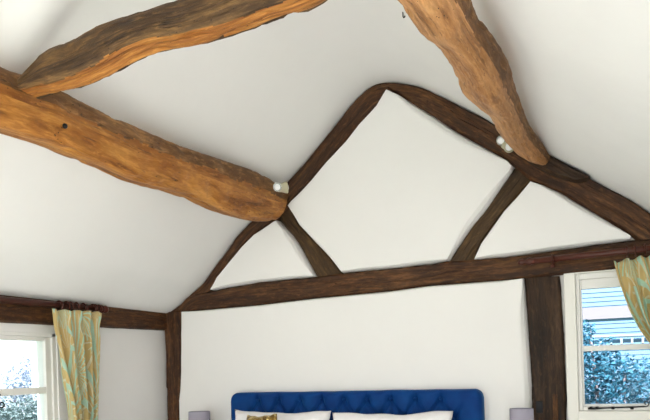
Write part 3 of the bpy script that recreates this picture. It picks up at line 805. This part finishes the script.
for x in (bl + .08, br - .08):
    for y in (D - 2.07, D - .35):
        bm = bmesh.new(); lathe(bm, [(0, 0), (.02, 0), (.03, .121), (0, .121)], Matrix.Translation((x, y, 0))); link('leg', bm, M['dark'], bed, smooth=True)

def pillow(name, c, sx, sz, sy, lean, mt, label, group=None, seed=0, tilt=0, cat='pillow'):
    """pillow standing on its long edge, leaning back by lean"""
    bm = bmesh.new(); n = 36; G = {}
    for s in (-1, 1):
        for i in range(n + 1):
            for j in range(n + 1):
                u = i / n * 2 - 1; v = j / n * 2 - 1
                if s == 1 and (i in (0, n) or j in (0, n)): G[(s, i, j)] = G[(-1, i, j)]; continue
                puff = ((1 - u ** 4) * (1 - v ** 4)) ** .5
                # pointed corners, sides pulled in
                x = u * sx * (1 - .07 * (1 - v * v) ** 1); z = v * sz * (1 - .06 * (1 - u * u))
                z -= .0 ; y = s * sy * puff + .010 * noise.noise(Vector((u * 3 + seed, v * 3, s))) * puff
                z += .014 * noise.noise(Vector((u * 2.2 + seed, 3, v))); x += .006 * noise.noise(Vector((u * 4, v * 6, seed)))
                G[(s, i, j)] = bm.verts.new((x, y, z))
    for s in (-1, 1):
        for i in range(n):
            for j in range(n): bm.faces.new([G[(s, i, j)], G[(s, i + 1, j)], G[(s, i + 1, j + 1)], G[(s, i, j + 1)]])
    Mx = Matrix.Translation(c) @ Matrix.Rotation(tilt, 4, 'Y') @ Matrix.Rotation(lean, 4, 'X')
    bmesh.ops.transform(bm, matrix=Mx, verts=bm.verts)
    o = link(name, bm, mt, smooth=True)
    return tag(o, label, cat, group)
YP = D - .30
def pil(pxl, pxr, ytop, mt, label, y=YP, hh=.25, th=.085, seed=0, tilt=0, name='pillow', cat='pillow'):
    L_ = atY(pxl, ytop, y); R__ = atY(pxr, ytop, y); zt = atY((pxl + pxr) / 2, ytop, y).z
    return pillow(name, Vector(((L_.x + R__.x) / 2, y, zt - hh * .985)), (R__.x - L_.x) / 2, hh, th, -.16, mt, label, seed=seed, tilt=tilt, cat=cat)
pil(231, 328, 410.8, M['white_cotton'], 'white cotton pillow at the left side of the bed, behind the gold cushion', seed=1, tilt=.012)
pil(330, 452, 412, M['white_cotton'], 'white cotton pillow leaning at the right side of the bed headboard', seed=4, tilt=-.012)
for s_, lab in ((-1, 'left'), (1, 'right')): pass
YC = D - .50
pil(246, 276, 414.5, M['gold'], 'small gold sequinned cushion propped against the left pillow', y=YC, hh=.205, th=.06, seed=2, tilt=-.05, name='cushion', cat='cushion')

# ------------------------------------------------------------------ bedside lamps and tables
def bedside(pxl, pxr, ptop, side, y):
    A = atY(pxl, ptop, y); B = atY(pxr, ptop, y); c = (A + B) / 2; r = (B.x - A.x) / 2 * .92; zt = atY((pxl + pxr) / 2, ptop, y).z
    x0, x1 = (c.x - .17, c.x + .13) if side == 'left' else (c.x - .13, c.x + .20)
    x0 = max(x0, WX + .05)
    tb = .62
    t = empty('bedside_table', ((x0 + x1) / 2, y, 0), 'painted bedside table carrying the %s lamp beside the bed' % side, 'table')
    bm = bmesh.new(); box(bm, (x0, y - .18, tb - .025), (x1, y + .13, tb), .004); link('tabletop', bm, M['table'], t)
    bm = bmesh.new(); box(bm, (x0 + .01, y - .16, .35), (x1 - .01, y + .12, tb - .025), .003); link('body', bm, M['table'], t)
    bm = bmesh.new(); box(bm, (x0 + .02, y - .175, .37), (x1 - .02, y - .16, tb - .04), .003); dw = link('drawer', bm, M['table'], t)
    bm = bmesh.new(); lathe(bm, [(0, .02), (.012, .018), (.006, .006), (.006, 0)], Matrix.Translation(((x0 + x1) / 2, y - .175, .48)) @ Matrix.Rotation(PI / 2, 4, 'X')); link('knob', bm, M['iron'], dw, smooth=True)
    for xx in (x0 + .03, x1 - .03):
        for yy in (y - .14, y + .10):
            bm = bmesh.new(); box(bm, (xx - .015, yy - .015, 0), (xx + .015, yy + .015, .35), .002); link('leg', bm, M['table'], t)
    l = empty('table_lamp', (c.x, y, tb), 'small table lamp with a lavender-grey drum shade %s of the bed' % side, 'lamp')
    Mt = Matrix.Translation((c.x, y, tb)); H = zt - tb
    bm = bmesh.new(); lathe(bm, [(0, 0), (.055, 0), (.055, .015), (.03, .03), (.035, .09), (.045, .15), (.03, .22), (.012, .25), (.012, H - .17), (0, H - .17)], Mt); link('lamp_base', bm, M['lamp_base'], l, smooth=True)
    bm = bmesh.new(); lathe(bm, [(.012, H - .17), (.012, H - .14), (.026, H - .10), (.024, H - .07), (0, H - .06)], Mt); link('bulb', bm, M['bulb'], l, smooth=True)
    bm = bmesh.new(); lathe(bm, [(r * 1.06, H - .18), (r, H), (r - .003, H), (r * 1.06 - .003, H - .18), (r * 1.06, H - .18)], Mt, 48)
    s = link('lamp_shade', bm, M['shade'], l, smooth=True); s['label'] = 'lavender-grey fabric drum shade'; ease(s, 40)
    bm = bmesh.new(); torus(bm, Mt @ Vector((0, 0, H - .015)), z0, .014, .002)
    for k in range(3):
        a = k * 2 * PI / 3; tube(bm, [Mt @ Vector((.014 * math.cos(a), .014 * math.sin(a), H - .015)), Mt @ Vector(((r - .002) * math.cos(a), (r - .002) * math.sin(a), H - .006))], .0015, 6)
    tube(bm, [Mt @ Vector((0, .014, H - .015)), Mt @ Vector((0, .012, H - .15))], .0015, 6)
    link('shade_carrier', bm, M['chrome'], l, smooth=True)
bedside(189.5, 209, 411.5, 'left', D - .22)
bedside(508.5, 534.5, 408.5, 'right', D - .24)

# ------------------------------------------------------------------ outside
bm = bmesh.new(); box(bm, (-25, -12, -.5), (20, 30, -.45)); g_ = link('ground', bm, M['lawn'], kind='structure')
def bush(name, blobs, n, size, mt, label, cat, stems, seed):
    rnd = random.Random(seed); bm = bmesh.new()
    tot = sum(b[1][0] * b[1][2] for b in blobs)
    for c, r in blobs:
        k = int(n * r[0] * r[2] / tot)
        for _ in range(k):
            v = Vector((rnd.gauss(0, 1), rnd.gauss(0, 1), rnd.gauss(0, 1))).normalized() * (rnd.random() ** .4) * (1 + .12 * rnd.gauss(0, 1))
            p = Vector((c[0] + v.x * r[0], c[1] + v.y * r[1], c[2] + v.z * r[2]))
            d = Vector((rnd.gauss(0, 1), rnd.gauss(0, 1), rnd.gauss(0, .7))).normalized(); s = d.cross(Vector((rnd.gauss(0, 1), rnd.gauss(0, 1), rnd.gauss(0, 1)))).normalized()
            L_ = size * rnd.uniform(.6, 1.3); nn = d.cross(s)
            a_ = bm.verts.new(p); b_ = bm.verts.new(p + d * L_ * .5 + s * L_ * .26 + nn * L_ * .08); c_ = bm.verts.new(p + d * L_); d_ = bm.verts.new(p + d * L_ * .5 - s * L_ * .26 + nn * L_ * .08)
            bm.faces.new((a_, b_, c_)); bm.faces.new((a_, c_, d_))
    root = empty(name, (blobs[0][0][0], blobs[0][0][1], -.45), label, cat)
    me = bpy.data.meshes.new('foliage'); bm.to_mesh(me); bm.free(); me.materials.append(mt)
    o = bpy.data.objects.new('foliage', me); col.objects.link(o); o.parent = root; o.matrix_parent_inverse = Matrix.Translation(-root.location)
    bm = bmesh.new(); b0 = Vector(blobs[0][0]); b0.z = -.46
    for q in stems: tube(bm, [b0 + Vector((rnd.uniform(-.1, .1), rnd.uniform(-.1, .1), 0)), b0.lerp(Vector(q), .5) + Vector((.03, 0, .1)), Vector(q)], [.035, .025, .008], 8)
    link('stem', bm, M['trunk'], root, smooth=True)
    return root
Yb = D + 1.7
def Bc(px, py, y=Yb): return tuple(atY(px, py, y))
bl_ = [(Bc(604, 405), (.30, .3, .42)), (Bc(591, 352), (.10, .16, .13)), (Bc(588, 334), (.05, .10, .12)), (Bc(625, 380), (.2, .3, .16)), (Bc(604, 366), (.16, .2, .12)), (Bc(655, 385), (.22, .3, .22)), (Bc(575, 385), (.16, .3, .5)), (Bc(606, 341), (.06, .08, .03)), (Bc(640, 440), (.5, .4, .4))]
bush('bush', bl_, 8500, .040, M['leaf_teal'], 'blue-green leafy bush filling the lower part of the right window', 'bush', [Bc(590, 330), Bc(625, 372), Bc(655, 372)], 3)
# neighbouring weatherboarded house
hy = D + 6.0
house = empty('house', (1, hy, -.45), 'pale blue weatherboarded house seen behind the bush through the right window', 'house')
bm = bmesh.new(); z = -.45
while z < 5.2:
    vs = [(-6, hy, z), (8, hy, z), (8, hy + .012, z + .062), (-6, hy + .012, z + .062), (-6, hy + .03, z + .062), (8, hy + .03, z + .062)]
    v = [bm.verts.new(q) for q in vs]; bm.faces.new(v[:4]); bm.faces.new((v[3], v[2], v[5], v[4]))
    v2 = [bm.verts.new(q) for q in ((-6, hy, z), (8, hy, z), (8, hy + .03, z), (-6, hy + .03, z))]; bm.faces.new(v2)
    z += .062
box(bm, (-6, hy + .03, -.45), (8, hy + 3, 5.2))
link('wall', bm, M['siding'], house)
bz1 = atY(620, 306, hy).z; bz0 = atY(620, 318, hy).z
bm = bmesh.new(); box(bm, (-6, hy - .03, bz0), (8, hy - .001, bz1)); link('fascia_board', bm, M['ext_white'], house)
gz = atY(620, 336, hy).z; bm = bmesh.new(); tube(bm, [(-6, hy - .06, gz), (8, hy - .06, gz)], .018, 10)
for k in range(60): box(bm, (-3 + k * .13, hy - .055, gz - .11), (-3 + k * .13 + .03, hy - .001, gz - .03))
link('gutter', bm, M['gutter'], house)
bm = bmesh.new(); v = [bm.verts.new(q) for q in ((-6.3, hy - .3, 5.15), (8.3, hy - .3, 5.15), (8.3, hy + 3.2, 6.6), (-6.3, hy + 3.2, 6.6), (-6.3, hy + 3.2, 5.15), (8.3, hy + 3.2, 5.15))]
bm.faces.new(v[:4]); bm.faces.new((v[0], v[1], v[5], v[4])); bm.faces.new((v[3], v[2], v[5], v[4])); bm.faces.new((v[0], v[3], v[4])); bm.faces.new((v[1], v[2], v[5])); link('roof', bm, M['gutter'], house)

# left garden: hedge, frosted shrub, slim tree trunk
xl = WX - 1.9
def Lc(px, py, x=xl): return tuple(atX(px, py, x))
bush('hedge', [(Lc(10, 440), (.4, 1.6, .36)), (Lc(40, 425), (.4, .7, .26))], 9000, .040, M['leaf_grey'], 'grey-green hedge in the lower panes of the left window', 'hedge', [Lc(10, 420)], 5)
xs = WX - 3.4
bush('bush', [(Lc(14, 385, xs), (.4, 1.1, .20)), (Lc(38, 380, xs), (.3, .3, .32)), (Lc(14, 410, xs), (.4, 1.5, .4))], 7000, .045, M['leaf_frost'], 'pale frosty blue bush behind the hedge outside the left window', 'bush', [Lc(14, 385, xs)], 6)
tp = Vector(Lc(36.5, 345, WX - 2.6)); tb = Vector((tp.x, tp.y - .02, -.46))
tree = empty('tree', tb, 'slim pale-barked tree at the right edge of the left window', 'tree')
bm = bmesh.new(); tube(bm, [tb, tb.lerp(tp, .7) + Vector((0, .03, 0)), tp, tp + Vector((0, .02, .9))], [.09, .07, .065, .05], 14); link('trunk', bm, M['leaf_frost'], tree, smooth=True)
bm = bmesh.new()
for k in range(7):
    a = k * .9; q = tp + Vector((0, 0, .3 + k * .08)); tube(bm, [q, q + Vector((.3 * math.cos(a), .3 * math.sin(a), .35))], [.018, .006], 6)
link('branches', bm, M['leaf_frost'], tree, smooth=True)

# ------------------------------------------------------------------ light
wd = bpy.data.worlds.new('sky'); scene.world = wd; wd.use_nodes = True
nt = wd.node_tree; bg = nt.nodes['Background']
tc_ = nt.nodes.new('ShaderNodeTexCoord'); sp_ = nt.nodes.new('ShaderNodeSeparateXYZ'); nt.links.new(tc_.outputs['Generated'], sp_.inputs[0])
cr_ = nt.nodes.new('ShaderNodeValToRGB'); cr_.color_ramp.elements[0].position = .0; cr_.color_ramp.elements[0].color = (1.0, .99, .97, 1)
cr_.color_ramp.elements[1].position = .9; cr_.color_ramp.elements[1].color = (.80, .90, 1.0, 1)
nt.links.new(sp_.outputs[2], cr_.inputs[0]); nt.links.new(cr_.outputs[0], bg.inputs[0]); bg.inputs[1].default_value = 1.5

scene.view_settings.view_transform = 'Standard'; scene.view_settings.look = 'None'
scene.view_settings.gamma = 1; scene.view_settings.use_curve_mapping = False
def area(name, loc, target, sx, sy, e, c=(1, .985, .95)):
    l = bpy.data.lights.new(name, 'AREA'); l.shape = 'RECTANGLE'; l.size = sx; l.size_y = sy; l.energy = e; l.color = c
    o = bpy.data.objects.new(name, l); col.objects.link(o); o.location = loc
    o.rotation_euler = (Vector(target) - Vector(loc)).to_track_quat('-Z', 'Y').to_euler()
# unseen fill lamps added behind the camera
area('back_fill', (-1.1, -1.65, 1.25), (-1.2, 3.2, 2.4), 3.0, 2.2, 10, (1, .995, .98))
area('right_fill', (RX - .02, -.75, 1.0), (-2.77, .9, 1.5), 1.5, 1.3, 38, (1, .995, .98))  # added fill for the left wall and purlin, set against the solid right wall
area('left_fill', (WX + .02, -.7, .95), (.4, 1.2, 2.0), 1.6, 1.2, 26, (1, .995, .98))  # added fill for the right roof slope, set against solid wall
# sun from behind the camera: falls on the floor through the open back of the room and bounces up to the roof
sl = bpy.data.lights.new('sun', 'SUN'); sl.energy = 10; sl.angle = .03; sl.color = (1, .99, .985)
so_ = bpy.data.objects.new('sun', sl); col.objects.link(so_); so_.location = (-1, -8, 8)
so_.rotation_euler = Vector((.04, 1, -1.02)).to_track_quat('-Z', 'Y').to_euler()
scene.view_settings.exposure = .32
scene.cycles.use_denoising = True
scene.cycles.max_bounces = 12; scene.cycles.diffuse_bounces = 8; scene.cycles.transparent_max_bounces = 16
